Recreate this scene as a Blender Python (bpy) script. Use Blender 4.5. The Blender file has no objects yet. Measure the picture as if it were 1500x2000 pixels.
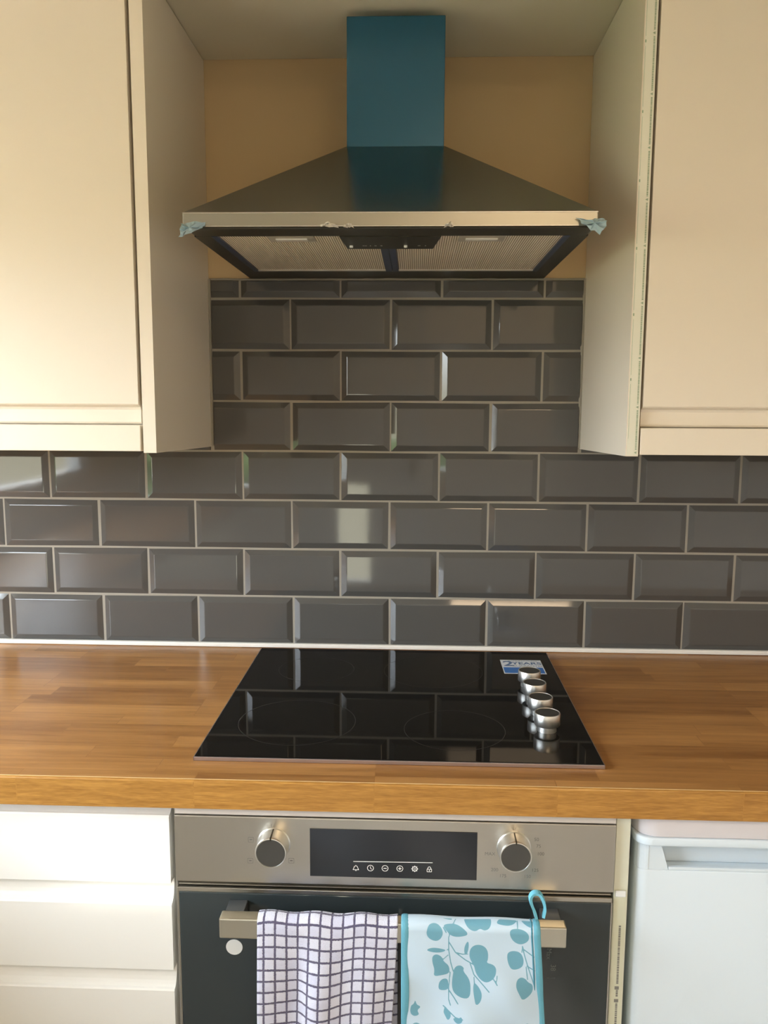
import bpy, bmesh, math, random
from mathutils import Vector, Matrix
random.seed(7)
C = bpy.context.scene.collection
S = bpy.context.scene

# ------------------------------------------------------------------ camera
CX, CY, CZ, YAW, PITCH, ROLL, F = 0.0513, -1.6703, 1.4261, -0.0374, -0.1339, 0.0048, 1602.16
fw = Vector((math.sin(YAW)*math.cos(PITCH), math.cos(YAW)*math.cos(PITCH), math.sin(PITCH)))
rt = Vector((math.cos(YAW), -math.sin(YAW), 0)); up = rt.cross(fw)
r2 = rt*math.cos(ROLL)+up*math.sin(ROLL); u2 = -rt*math.sin(ROLL)+up*math.cos(ROLL)
cam = bpy.data.cameras.new('camera'); co = bpy.data.objects.new('camera', cam); C.objects.link(co)
cam.sensor_fit = 'VERTICAL'; cam.sensor_height = 36; cam.lens = F/2000*36; cam.clip_start = .02
M = Matrix((r2, u2, -fw)).transposed().to_4x4(); M.translation = Vector((CX, CY, CZ))
co.matrix_world = M; S.camera = co
# ------------------------------------------------------------------ light
S.view_settings.view_transform = 'Standard'; S.view_settings.look = 'None'
S.view_settings.exposure = -0.03; S.view_settings.gamma = 1; S.view_settings.use_curve_mapping = False
W = bpy.data.worlds.new('World'); S.world = W; W.use_nodes = True
nt = W.node_tree; nt.nodes.clear()
wo = nt.nodes.new('ShaderNodeOutputWorld'); bg = nt.nodes.new('ShaderNodeBackground')
tc = nt.nodes.new('ShaderNodeTexCoord'); sx = nt.nodes.new('ShaderNodeSeparateXYZ'); cr = nt.nodes.new('ShaderNodeValToRGB')
nt.links.new(tc.outputs['Generated'], sx.inputs[0]); nt.links.new(sx.outputs['Z'], cr.inputs[0]); nt.links.new(cr.outputs[0], bg.inputs[0]); nt.links.new(bg.outputs[0], wo.inputs[0])
cr.color_ramp.elements[0].position = 0.0; cr.color_ramp.elements[0].color = (.30, .29, .22, 1)
cr.color_ramp.elements[1].position = .12; cr.color_ramp.elements[1].color = (.88, .98, 1.08, 1)
bg.inputs[1].default_value = 24.5
SUN_DIR = Vector((.35, 1.0, -.425)).normalized()
sl = bpy.data.lights.new('sun', 'SUN'); sl.energy = 9; sl.angle = math.radians(2.6); sl.color = (1, .95, .86)
so = bpy.data.objects.new('sun', sl); C.objects.link(so); so.rotation_euler = SUN_DIR.to_track_quat('-Z', 'Y').to_euler(); so.location = (-3, -6, 4)
def area(name, loc, rot, sx_, sy_, e, col, portal=False):
    l = bpy.data.lights.new(name, 'AREA'); l.shape = 'RECTANGLE'; l.size = sx_; l.size_y = sy_; l.energy = e; l.color = col
    o = bpy.data.objects.new(name, l); C.objects.link(o); o.location = loc; o.rotation_euler = rot
    if portal: l.cycles.is_portal = True
    return o
PI = math.pi
XL, XR, YB, ZC = -1.45, 1.45, -3.2, 2.4
WIN1 = (-2.05, -.42, 1.06, 1.80)      # left wall window, y0 y1 z0 z1
area('daylight_portal_left', (XL-.11, (WIN1[0]+WIN1[1])/2, (WIN1[2]+WIN1[3])/2), (PI/2, 0, -PI/2), WIN1[1]-WIN1[0], WIN1[3]-WIN1[2], 1, (1, 1, 1), True)
area('daylight_portal_door', (-.31, YB-.11, .65), (PI/2, 0, 0), .18, .6, 1, (1, 1, 1), True)
area('added_ceiling_fill', (.55, -2.5, 2.36), (0, 0, 0), .6, .6, 17, (1, .74, .48))  # unseen warm fill added under the ceiling, no fitting there

# ------------------------------------------------------------------ materials
def mat(name, col, rough=.5, metal=0., bump=0., bscale=60, stretch=(1, 1, 1), spec=.5, coat=0., var=0., vscale=8, trans=0., alpha=1.):
    m = bpy.data.materials.new(name); m.use_nodes = True; n = m.node_tree; b = n.nodes['Principled BSDF']
    b.inputs['Base Color'].default_value = (*col, 1); b.inputs['Roughness'].default_value = rough; b.inputs['Metallic'].default_value = metal
    b.inputs['Specular IOR Level'].default_value = spec; b.inputs['Coat Weight'].default_value = coat
    b.inputs['Transmission Weight'].default_value = trans; b.inputs['Alpha'].default_value = alpha
    if bump or var:
        t = n.nodes.new('ShaderNodeTexCoord'); mp = n.nodes.new('ShaderNodeMapping'); mp.inputs['Scale'].default_value = stretch
        n.links.new(t.outputs['Object'], mp.inputs[0])
    if bump:
        z = n.nodes.new('ShaderNodeTexNoise'); z.inputs['Scale'].default_value = bscale; z.inputs['Detail'].default_value = 3
        n.links.new(mp.outputs[0], z.inputs['Vector'])
        bp = n.nodes.new('ShaderNodeBump'); bp.inputs['Strength'].default_value = bump; bp.inputs['Distance'].default_value = .001
        n.links.new(z.outputs[0], bp.inputs['Height']); n.links.new(bp.outputs[0], b.inputs['Normal'])
    if var:
        z = n.nodes.new('ShaderNodeTexNoise'); z.inputs['Scale'].default_value = vscale; z.inputs['Detail'].default_value = 4
        n.links.new(mp.outputs[0], z.inputs['Vector'])
        r = n.nodes.new('ShaderNodeValToRGB'); r.color_ramp.elements[0].position = .3; r.color_ramp.elements[1].position = .7
        r.color_ramp.elements[0].color = (*[c*(1-var) for c in col], 1); r.color_ramp.elements[1].color = (*[min(1, c*(1+var)) for c in col], 1)
        n.links.new(z.outputs[0], r.inputs[0]); n.links.new(r.outputs[0], b.inputs['Base Color'])
    return m
cab_white = mat('cream_foil_cabinet', (.83, .755, .635), .42, bump=.05, bscale=250, spec=.4)
base_white = mat('white_gloss_drawer', (.86, .86, .82), .28, spec=.5)
wall_paint = mat('tan_wall_paint', (.58, .43, .24), .75, bump=.12, bscale=120)
room_paint = mat('cream_wall_paint', (.84, .80, .74), .8, bump=.1, bscale=100)
ceil_paint = mat('ceiling_paint', (.74, .69, .54), .85, bump=.1, bscale=110)
floor_m = mat('floor_vinyl', (.42, .42, .42), .35, var=.15)
tile_m = mat('grey_glazed_tile', (.084, .083, .078), .055, bump=.04, bscale=18, spec=.55)
grout_m = mat('pale_grout', (.31, .285, .235), .9, bump=.3, bscale=300)
seal_m = mat('white_sealant', (.78, .76, .70), .4)
steel = mat('brushed_steel', (.56, .54, .49), .30, 1., bump=.012, bscale=40, stretch=(1, 30, 30))
steel_dark = mat('brushed_steel_canopy', (.36, .36, .33), .20, 1., bump=.03, bscale=40, stretch=(1, 25, 25))
steel_knob = mat('knob_steel', (.80, .80, .77), .36, 1.)
knob_cap_m = mat('knob_cap_steel', (.13, .13, .125), .35, .9)
chrome = mat('polished_edge', (.8, .8, .78), .1, 1.)
blue_film = mat('blue_protective_film', (.016, .105, .185), .25, .3, bump=.15, bscale=14, spec=.6)
pale_film = mat('pale_blue_film_scrap', (.42, .58, .66), .35, alpha=.75)
white_film = mat('white_film_scrap', (.75, .72, .66), .4, alpha=.8)
navy_film = mat('dark_blue_film_strip', (.03, .05, .11), .3)
black_glass = mat('black_ceramic_glass', (.007, .006, .005), .035, spec=.2)
ring_m = mat('printed_zone_ring', (.045, .042, .039), .2)
oven_glass = mat('oven_door_glass', (.030, .040, .043), .05, spec=.6)
display_m = mat('display_glass', (.016, .019, .024), .12, spec=.5)
dark_plastic = mat('dark_plastic', (.022, .019, .010), .35)
dark_metal = mat('dark_frame', (.03, .026, .016), .35)
icon_m = mat('printed_white', (.92, .93, .92), .5)
mark_m = mat('printed_grey', (.22, .22, .20), .5)
faint_m = mat('faint_print', (.12, .14, .135), .4)
green_print = mat('green_print', (.30, .40, .27), .6)
film_white = mat('clear_edge_film', (.78, .78, .66), .25)
fridge_m = mat('white_enamel', (.72, .83, .92), .25, spec=.5)
fridge_grey = mat('grey_fridge_side', (.36, .41, .42), .45)
gap_m = mat('dark_gap', (.05, .05, .045), .7)
stk_white = mat('sticker_white', (.80, .84, .88), .4)
stk_blue = mat('sticker_blue', (.03, .17, .52), .35)
stk_dark = mat('sticker_ink', (.10, .18, .34), .5)
teal = mat('teal_piping', (.13, .40, .52), .75, bump=.4, bscale=400)
frame_w = mat('white_window_frame', (.85, .85, .83), .4)
hedge_m = mat('hedge_leaves', (.10, .16, .04), .7, var=.5, vscale=14)
grass_m = mat('garden_paving', (.34, .30, .24), .9, var=.3)

def glass_mat():
    m = bpy.data.materials.new('window_glass'); m.use_nodes = True; n = m.node_tree; n.nodes.clear()
    o = n.nodes.new('ShaderNodeOutputMaterial'); t = n.nodes.new('ShaderNodeBsdfTransparent'); g = n.nodes.new('ShaderNodeBsdfGlossy'); mx = n.nodes.new('ShaderNodeMixShader')
    g.inputs['Roughness'].default_value = .02; mx.inputs[0].default_value = .06
    n.links.new(t.outputs[0], mx.inputs[1]); n.links.new(g.outputs[0], mx.inputs[2]); n.links.new(mx.outputs[0], o.inputs[0]); return m
glass = glass_mat()

def wood_mat(name, swap=False, gscale=1.0, dark=(.20, .078, .017), light=(.53, .27, .085), rough=.3, staves=True):
    m = bpy.data.materials.new(name); m.use_nodes = True; n = m.node_tree; b = n.nodes['Principled BSDF']; L = n.links.new
    t = n.nodes.new('ShaderNodeTexCoord'); mp = n.nodes.new('ShaderNodeMapping'); L(t.outputs['Object'], mp.inputs[0])
    if swap: mp.inputs['Rotation'].default_value = (0, 0, PI/2)
    br = n.nodes.new('ShaderNodeTexBrick'); L(mp.outputs[0], br.inputs['Vector'])
    br.inputs['Scale'].default_value = 1; br.inputs['Brick Width'].default_value = .31; br.inputs['Row Height'].default_value = .0415
    br.inputs['Mortar Size'].default_value = .0007; br.inputs['Mortar Smooth'].default_value = .6; br.offset = .37; br.offset_frequency = 3; br.squash = .8; br.squash_frequency = 4
    br.inputs['Color1'].default_value = (0, 0, 0, 1); br.inputs['Color2'].default_value = (1, 1, 1, 1); br.inputs['Mortar'].default_value = (.1, .1, .1, 1); br.inputs['Bias'].default_value = 0
    # grain, shifted per stave
    ad = n.nodes.new('ShaderNodeVectorMath'); ad.operation = 'MULTIPLY_ADD'
    L(br.outputs['Color'], ad.inputs[0]); ad.inputs[1].default_value = (3.1, 1.7, 5.3); L(mp.outputs[0], ad.inputs[2])
    m2 = n.nodes.new('ShaderNodeMapping'); m2.inputs['Scale'].default_value = (5*gscale, 70*gscale, 70*gscale); L(ad.outputs[0], m2.inputs[0])
    z = n.nodes.new('ShaderNodeTexNoise'); z.inputs['Scale'].default_value = 1.0; z.inputs['Detail'].default_value = 5; z.inputs['Distortion'].default_value = .6; L(m2.outputs[0], z.inputs['Vector'])
    m3 = n.nodes.new('ShaderNodeMapping'); m3.inputs['Scale'].default_value = (60, 700, 700); L(ad.outputs[0], m3.inputs[0])
    z2 = n.nodes.new('ShaderNodeTexNoise'); z2.inputs['Scale'].default_value = 1.0; z2.inputs['Detail'].default_value = 2; L(m3.outputs[0], z2.inputs['Vector'])
    mx = n.nodes.new('ShaderNodeMath'); mx.operation = 'MULTIPLY_ADD'; L(z.outputs[0], mx.inputs[0]); mx.inputs[1].default_value = .75
    s2 = n.nodes.new('ShaderNodeMath'); s2.operation = 'MULTIPLY'; L(br.outputs['Color'], s2.inputs[0]); s2.inputs[1].default_value = .34 if staves else 0.0
    L(s2.outputs[0], mx.inputs[2])
    m4 = n.nodes.new('ShaderNodeMath'); m4.operation = 'MULTIPLY_ADD'; L(z2.outputs[0], m4.inputs[0]); m4.inputs[1].default_value = .22 if staves else .6; L(mx.outputs[0], m4.inputs[2])
    r = n.nodes.new('ShaderNodeValToRGB'); r.color_ramp.elements[0].position = .28; r.color_ramp.elements[1].position = .98 
    r.color_ramp.elements[0].color = (*dark, 1); r.color_ramp.elements[1].color = (*light, 1)
    L(m4.outputs[0], r.inputs[0]); L(r.outputs[0], b.inputs['Base Color'])
    b.inputs['Roughness'].default_value = rough; b.inputs['Specular IOR Level'].default_value = .45
    bp = n.nodes.new('ShaderNodeBump'); bp.inputs['Strength'].default_value = .12; bp.inputs['Distance'].default_value = .0006; L(z2.outputs[0], bp.inputs['Height']); L(bp.outputs[0], b.inputs['Normal'])
    return m
wood = wood_mat('oak_stave_worktop')
wood_edge = wood_mat('worktop_edge_grain', gscale=2.6, dark=(.22, .085, .012), light=(.56, .29, .065), rough=.35, staves=False)

# ------------------------------------------------------------------ mesh helpers
class MB:
    def __init__(s): s.bm = bmesh.new()
    def box(s, x0, x1, y0, y1, z0, z1, bev=0, seg=2, mi=0):
        b = bmesh.new(); bmesh.ops.create_cube(b, size=1)
        for v in b.verts: v.co = Vector(((x0+x1)/2+v.co.x*(x1-x0), (y0+y1)/2+v.co.y*(y1-y0), (z0+z1)/2+v.co.z*(z1-z0)))
        if bev: bmesh.ops.bevel(b, geom=b.edges[:], offset=bev, segments=seg, profile=.6, affect='EDGES')
        s.merge(b, mi); return s
    def merge(s, b, mi=0):
        for f in b.faces: f.material_index = mi
        me = bpy.data.meshes.new('t'); b.to_mesh(me); s.bm.from_mesh(me); bpy.data.meshes.remove(me); b.free()
    def poly(s, pts, mi=0):
        f = s.bm.faces.new([s.bm.verts.new(p) for p in pts]); f.material_index = mi; return f
    def prism(s, pts, d, mi=0):
        """closed outline (3D pts) extruded by vector d"""
        d = Vector(d); a = [s.bm.verts.new(p) for p in pts]; b = [s.bm.verts.new(Vector(p)+d) for p in pts]; n = len(a)
        fs = [s.bm.faces.new(a), s.bm.faces.new(b[::-1])]+[s.bm.faces.new((a[i], b[i], b[(i+1) % n], a[(i+1) % n])) for i in range(n)]
        for f in fs: f.material_index = mi
        bmesh.ops.recalc_face_normals(s.bm, faces=fs); return s
    def lathe(s, prof, c, axis='z', n=48, mi=0):
        """prof: (r, h) list, revolved round axis through c"""
        rings = []
        for r, h in prof:
            ring = []
            for k in range(n):
                a = 2*PI*k/n; u, v = r*math.cos(a), r*math.sin(a)
                p = (u, v, h) if axis == 'z' else (u, -h, v)      # 'y': h grows towards the viewer
                ring.append(s.bm.verts.new(Vector(c)+Vector(p)))
            rings.append(ring)
        fs = []
        for i in range(len(rings)-1):
            for k in range(n):
                fs.append(s.bm.faces.new((rings[i][k], rings[i][(k+1) % n], rings[i+1][(k+1) % n], rings[i+1][k])))
        fs.append(s.bm.faces.new(rings[0])); fs.append(s.bm.faces.new(rings[-1]))
        for f in fs: f.material_index = mi; f.smooth = len(f.verts) == 4
        bmesh.ops.recalc_face_normals(s.bm, faces=fs); return s
    def ring(s, c, r, w, axis='y', n=32, mi=0, a0=0, a1=2*PI):
        full = abs(a1-a0-2*PI) < 1e-6; m = n if full else n+1; A, B = [], []
        for k in range(m):
            a = a0+(a1-a0)*k/n
            for R, Lst in ((r-w/2, A), (r+w/2, B)):
                u, v = R*math.cos(a), R*math.sin(a)
                Lst.append(s.bm.verts.new(Vector(c)+(Vector((u, 0, v)) if axis == 'y' else Vector((u, v, 0)))))
        for k in range(n):
            j = (k+1) % m; f = s.bm.faces.new((A[k], B[k], B[j], A[j]) if axis == 'z' else (A[k], A[j], B[j], B[k])); f.material_index = mi
        return s
    def sweep(s, path, sec, mi=0, upv=Vector((0, 1, 0)), cap=True):
        rings = []
        for i, p in enumerate(path):
            t = (path[min(i+1, len(path)-1)]-path[max(i-1, 0)]).normalized(); a = t.cross(upv).normalized(); b = upv
            rings.append([s.bm.verts.new(p+a*u+b*v) for u, v in sec])
        n = len(sec); fs = []
        for i in range(len(rings)-1):
            for k in range(n): fs.append(s.bm.faces.new((rings[i][k], rings[i][(k+1) % n], rings[i+1][(k+1) % n], rings[i+1][k])))
        if cap: fs += [s.bm.faces.new(rings[0]), s.bm.faces.new(rings[-1])]
        for f in fs: f.material_index = mi; f.smooth = True
        bmesh.ops.recalc_face_normals(s.bm, faces=fs); return s
    def text(s, txt, size, loc, mode='y', mi=0, bold=0., rot=0., sx=1.):
        cu = bpy.data.curves.new('t', 'FONT'); cu.body = txt; cu.size = size; cu.align_x = 'CENTER'; cu.align_y = 'CENTER'; cu.offset = bold
        o = bpy.data.objects.new('t', cu); C.objects.link(o); dg = bpy.context.evaluated_depsgraph_get()
        me = bpy.data.meshes.new_from_object(o.evaluated_get(dg)); bpy.data.objects.remove(o); bpy.data.curves.remove(cu)
        b = bmesh.new(); b.from_mesh(me); bpy.data.meshes.remove(me)
        R = Matrix.Rotation(rot, 4, 'Z') @ Matrix.Diagonal((sx, 1, 1, 1))
        if mode == 'y': R = Matrix.Rotation(PI/2, 4, 'X') @ R
        if mode == 'zdown': R = Matrix.Rotation(PI, 4, 'X') @ R   # read from below
        for v in b.verts: v.co = (R @ v.co)+Vector(loc)
        s.merge(b, mi); return s
    def build(s, name, mats, parent=None, smooth=False):
        me = bpy.data.meshes.new(name); s.bm.to_mesh(me); s.bm.free()
        for m in (mats if isinstance(mats, (list, tuple)) else [mats]): me.materials.append(m)
        if smooth:
            for p in me.polygons: p.use_smooth = True
        if any(p.use_smooth for p in me.polygons): me.set_sharp_from_angle(angle=.6)
        o = bpy.data.objects.new(name, me); C.objects.link(o)
        if parent:
            o.parent = parent
            q = parent; base = Vector()
            while q: base += q.location; q = q.parent
            for v in me.vertices: v.co -= base
            # object origin stays with its parent; coordinates are local to it
        return o
def tag(o, label=None, cat=None, group=None, kind=None):
    for k, v in (('label', label), ('category', cat), ('group', group), ('kind', kind)):
        if v: o[k] = v
    return o
def thing(name, loc, label, cat, group=None):
    o = bpy.data.objects.new(name, None); C.objects.link(o); o.location = loc; o.empty_display_size = .05
    return tag(o, label, cat, group)
def struct(o): o['kind'] = 'structure'; return o
box = lambda *a, **k: MB().box(*a, **k)

# ------------------------------------------------------------------ room shell
T = .1
struct(box(XL-T, XR+T, YB-T, .12, -.1, 0).build('floor', floor_m))
struct(box(XL-T, XR+T, YB-T, .12, ZC, ZC+.1).build('ceiling', ceil_paint))
struct(box(XL-T, XR+T, .0100, .12, 0, ZC).build('wall_back', wall_paint))
struct(box(XR, XR+T, YB-T, .009, 0, ZC).build('wall_right', room_paint))
y0, y1, z0, z1 = WIN1
m = MB().box(XL-T, XL, YB-T, y0, 0, ZC).box(XL-T, XL, y1, .009, 0, ZC).box(XL-T, XL, y0, y1, 0, z0).box(XL-T, XL, y0, y1, z1, ZC)
struct(m.build('wall_left', room_paint))
# rear wall: glazed door opening x -.2...7, added high sun opening x -1.42..-.98
D0, D1, DZ = -.72, .10, 2.0; H0, H1, HZ0, HZ1 = -1.43, -1.08, 1.835, 1.97
m = MB().box(XL, H0, YB-T, YB, 0, ZC).box(H0, H1, YB-T, YB, 0, HZ0).box(H0, H1, YB-T, YB, HZ1, ZC).box(H1, D0, YB-T, YB, 0, ZC)
m.box(D0, D1, YB-T, YB, DZ, ZC).box(D1, XR, YB-T, YB, 0, ZC)
struct(m.build('wall_front', room_paint))
struct(box(XL, XR, -.355, .0085, 2.081, ZC).build('trim_1', ceil_paint))            # boxed soffit over the wall units
def window(name, axis, a0, a1, b0, b1, pos, mull):
    w = MB(); f = .045
    def bb(u0, u1, v0, v1, d=.03):
        if axis == 'x': w.box(pos-d, pos+d, u0, u1, v0, v1, .004)
        else: w.box(u0, u1, pos-d, pos+d, v0, v1, .004)
    bb(a0, a0+f, b0, b1); bb(a1-f, a1, b0, b1); bb(a0+f, a1-f, b0, b0+f); bb(a0+f, a1-f, b1-f, b1)
    for u in mull: bb(u-.025, u+.025, b0+f, b1-f)
    fr = struct(w.build(name, frame_w))
    g = MB()
    if axis == 'x': g.box(pos-.003, pos+.003, a0+f, a1-f, b0+f, b1-f)
    else: g.box(a0+f, a1-f, pos-.003, pos+.003, b0+f, b1-f)
    g.build('pane', glass, fr); return fr
window('window_1', 'x', y0, y1, z0, z1, XL-.05, [-1.2])
window('added_sun_opening', 'y', H0, H1, HZ0, HZ1, YB-.05, [])  # unseen opening added to shape the sun patch on the drawers
m = MB(); e_ = .001
for q in ((D0+e_, -.40, .0, DZ-e_), (-.22, D1-e_, .0, DZ-e_), (-.40, -.22, .0, .35), (-.40, -.22, .95, DZ-e_)): m.box(q[0], q[1], YB-.07, YB-.03, q[2], q[3])
d1_ = struct(m.build('door_1', frame_w)); box(-.40, -.22, YB-.053, YB-.047, .35, .95).build('pane', glass, d1_); box(.02, .04, YB-.03, YB+.02, 1.0, 1.12, .004).build('door_handle', steel, d1_)
# garden beyond the left window
struct(box(-9, XL-T-.02, -8, 4, -.3, -.02).build('ground', grass_m))
m = MB(); b = bmesh.new(); bmesh.ops.create_grid(b, x_segments=90, y_segments=26, size=1)
for v in b.verts:
    u, w_ = v.co.x, v.co.y; j = random.uniform(-.09, .09)
    v.co = Vector((-4.2+j+.25*math.cos(w_*1.5), -1.5+u*3.2+random.uniform(-.04, .04), 0.52+w_*.6+random.uniform(-.05, .05)))
m.merge(b); b = bmesh.new(); bmesh.ops.create_cube(b, size=1)
for v in b.verts: v.co = Vector((-4.6+v.co.x*.7, -1.5+v.co.y*6.2, .52+v.co.z*1.1))
m.merge(b); tag(m.build('garden_hedge', hedge_m), 'clipped green hedge outside the side window', 'hedge')

# ------------------------------------------------------------------ tiled splashback
LZ = [.916, 1.0195, 1.1205, 1.2225, 1.3240, 1.4255, 1.5275, 1.6290, 1.6650]
RX0, RX1 = -.364, .383          # recess between the wall units
tm = MB(); g = .0012
def tile(x0, x1, z0, z1, cl, cr_, cb, ct):
    """bevelled tile; c* = that edge is cut and has no bevel"""
    bv = .0125; tiltx, tiltz = random.uniform(-.0035, .0035), random.uniform(-.003, .003)
    ix0 = x0+(0.0008 if cl else bv); ix1 = x1-(0.0008 if cr_ else bv); iz0 = z0+(.0008 if cb else bv); iz1 = z1-(.0008 if ct else bv)
    if ix1-ix0 < .004 or iz1-iz0 < .004: return
    cx, cz = (x0+x1)/2, (z0+z1)/2
    f = lambda x, z, y: (x, y+(x-cx)*tiltx+(z-cz)*tiltz, z)
    B = [f(x0, z0, .0052), f(x1, z0, .0052), f(x1, z1, .0052), f(x0, z1, .0052)]
    I = [f(ix0, iz0, 0), f(ix1, iz0, 0), f(ix1, iz1, 0), f(ix0, iz1, 0)]
    b = bmesh.new(); vb = [b.verts.new(p) for p in B]; vi = [b.verts.new(p) for p in I]; vk = [b.verts.new((p[0], .009, p[2])) for p in B]
    b.faces.new(vi)
    for i in range(4):
        j = (i+1) % 4; b.faces.new((vb[i], vb[j], vi[j], vi[i])); b.faces.new((vk[i], vk[j], vb[j], vb[i]))
    bmesh.ops.recalc_face_normals(b, faces=b.faces[:])
    if vi[0].link_faces[0].normal.y > 0 and False: pass
    bmesh.ops.bevel(b, geom=[e for e in b.edges if all(v in vi for v in e.verts)], offset=.0012, segments=2, profile=.5, affect='EDGES')
    tm.merge(b)
offs = [.0015, .1000, .0000, -.1010, .0010, .1020, .0010, .1020]
for r in range(8):
    z0_, z1_ = LZ[r], LZ[r+1]
    xa, xb = (XL, XR) if r < 4 else (RX0+.002, RX1-.002)
    jit = [random.uniform(-.001, .001) for _ in range(40)]
    for k in range(-9, 10):
        x0 = offs[r]+k*.2022; x1 = x0+.2022; cl = cr_ = False
        if x1 <= xa or x0 >= xb: continue
        if x0 < xa: x0 = xa; cl = True
        if x1 > xb: x1 = xb; cr_ = True
        tile(x0+g, x1-g, z0_+g, z1_-g, cl, cr_, False, r == 7)
for xa, xb in ((XL, RX0-.004), (RX1+.004, XR)): tile(xa, xb, LZ[4]+g, 1.3425, True, True, True, True)
sp = thing('tiled_splashback', (0, .005, .916), 'dark grey metro tiles with pale joints, between the worktop and the wall cabinets', 'splashback')
tm.build('tiles', tile_m, sp)
gm = MB().box(XL, XR, .0048, .0088, .9105, LZ[4]).box(XL, XR, .0048, .0088, LZ[4], 1.3425).box(RX0, RX1, .0048, .0088, 1.3425, LZ[8])
gm.build('grout', grout_m, sp)
# sealant: along the worktop, up the recess sides, on top of the tiles
m = MB().box(XL, XR, -.0045, .0048, .9105, .9195, .002)
sb = m.build('sealant_bead', seal_m, sp)
m = MB()
def wob(p0, p1, r, n=40):
    p0, p1 = Vector(p0), Vector(p1); pts = [p0.lerp(p1, i/n)+Vector((random.uniform(-r, r)*.3, 0, random.uniform(-r, r)*.2)) for i in range(n+1)]
    m.sweep(pts, [(r*math.cos(a), r*.7*math.sin(a)) for a in [k*PI/3 for k in range(6)]])
wob((RX0, .003, 1.335), (RX0, .003, 1.667), .0030); wob((RX1-.001, .003, 1.335), (RX1-.001, .003, 1.667), .0036); wob((RX0, .004, 1.6665), (RX1, .004, 1.6665), .0022)
m.build('side_sealant', grout_m, sp)

# ------------------------------------------------------------------ wall units
def wall_unit(xin, xout, sgn, px0, px1, label, film):
    """xin = door edge beside the end panel, xout = far edge, px0/px1 = end panel"""
    a, b_ = min(xin, xout), max(xin, xout)
    t = thing('wall_cabinet', ((a+b_)/2, -.17, 1.343), label, 'cabinet')
    box(a, b_, -.340, .008, 1.3445, 2.079).build('carcass', cab_white, t)
    # slab door with a moulded finger pull along its lower edge
    yo, z0, z1 = -.3605, 1.3885, 2.076; d0, d1 = a+.0015, b_-.0015
    m = MB(); m.prism([(d0, yo, z1), (d0, yo, 1.4205), (d0, yo+.0015, 1.4185), (d0, yo+.0105, 1.4150), (d0, yo+.0125, 1.4110), (d0, yo+.0115, z0+.003), (d0, yo+.0135, z0), (d0, -.3415, z0), (d0, -.3415, z1)], (d1-d0, 0, 0))
    dr = m.build('door', cab_white, t)
    e = a if sgn > 0 else b_
    m = box(a, b_, -.3600, -.342, 1.3445, 1.3865, .0012); m.build('pelmet', cab_white, t)
    pn = MB().prism([(px0, -.3590, 1.3420), (px0, .008, 1.3325), (px0, .008, 2.079), (px0, -.3590, 2.079)], (px1-px0, 0, 0)).build('end_panel', cab_white, t)
    if film:
        f = MB(); f.box(px0+.0015, px1-.0005, -.3598, -.3591, 1.3430, 2.078); fo = f.build('edge_film', film_white, pn)
        f = MB(); y = -.3600; z = 1.3480; q = px1-.0048; k = 0
        while z < 2.07:
            f.poly([(q-.0022, y, z), (q+.0018, y, z-.0020), (q+.0018, y, z+.0020)]); z += .0045
            for i in range(random.choice((26, 30, 34))):          # tiny upright lettering, too small to read
                h = random.uniform(.0010, .0022); f.poly([(q-.0006, y, z), (q+.0018, y, z), (q+.0018, y, z+h), (q-.0006, y, z+h)]); z += h+random.uniform(.0004, .0009)
                if z > 2.07: break
            z += .004
        z = 1.37; q = px0+.0028
        while z < 2.07:
            f.poly([(q-.0002, y, z), (q+.0002, y, z), (q+.0002, y, z+.085), (q-.0002, y, z+.085)]); z += .09
            f.poly([(q-.001, y, z), (q+.001, y, z), (q+.001, y, z+.004), (q-.001, y, z+.004)]); z += .009
        f.build('film_print', green_print, fo)
    return t
wall_unit(-.3910, -.991, -1, -.3868, -.3660, 'cream wall cabinet with a handleless slab door, left of the extractor hood', False)
wall_unit(.4060, 1.006, 1, .3840, .4035, 'cream wall cabinet right of the extractor hood, printed film left on its end panel edge', True)

# ------------------------------------------------------------------ cooker hood
hx0, hx1, hy, hz0, hz1 = -.2825, .3035, -.470, 1.6715, 1.6905
cx0, cx1, cy = -.0705, .0955, -.200
zt = 1.8575
hood = thing('cooker_hood', (.011, -.2, 1.67), 'stainless pyramid extractor hood with blue film still on its chimney', 'hood')
m = box(cx0, cx1, cy, .0085, zt-.002, 2.066, .0015); tag(m.build('chimney', blue_film, hood), 'chimney under blue protective film')
m = MB()
top = [(cx0-.001, cy-.001, zt), (cx1+.001, cy-.001, zt), (cx1+.001, .0085, zt), (cx0-.001, .0085, zt)]
bot = [(hx0, hy, hz1), (hx1, hy, hz1), (hx1, .0085, hz1), (hx0, .0085, hz1)]
tv = [m.bm.verts.new(p) for p in top]; bv = [m.bm.verts.new(p) for p in bot]
for i in range(4):
    j = (i+1) % 4; m.bm.faces.new((bv[i], bv[j], tv[j], tv[i]))
m.bm.faces.new(tv); m.bm.faces.new(bv[::-1]); bmesh.ops.recalc_face_normals(m.bm, faces=m.bm.faces[:])
m.build('canopy', steel_dark, hood)
m = MB().box(hx0, hx1, hy, hy+.004, hz0, hz1, .0012).box(hx0, hx0+.004, hy+.004, .0085, hz0, hz1).box(hx1-.004, hx1, hy+.004, .0085, hz0, hz1)
rim = m.build('rim', mat('rim_steel', (.36, .35, .30), .34, 1.), hood)
m = MB().box(hx0, hx1, hy-.0006, hy+.0008, hz1-.0010, hz1+.0004).box(hx0, hx1, hy-.0006, hy+.0008, hz0-.0003, hz0+.0009); m.build('rim_edge', chrome, rim)
fz = 1.6690
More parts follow.
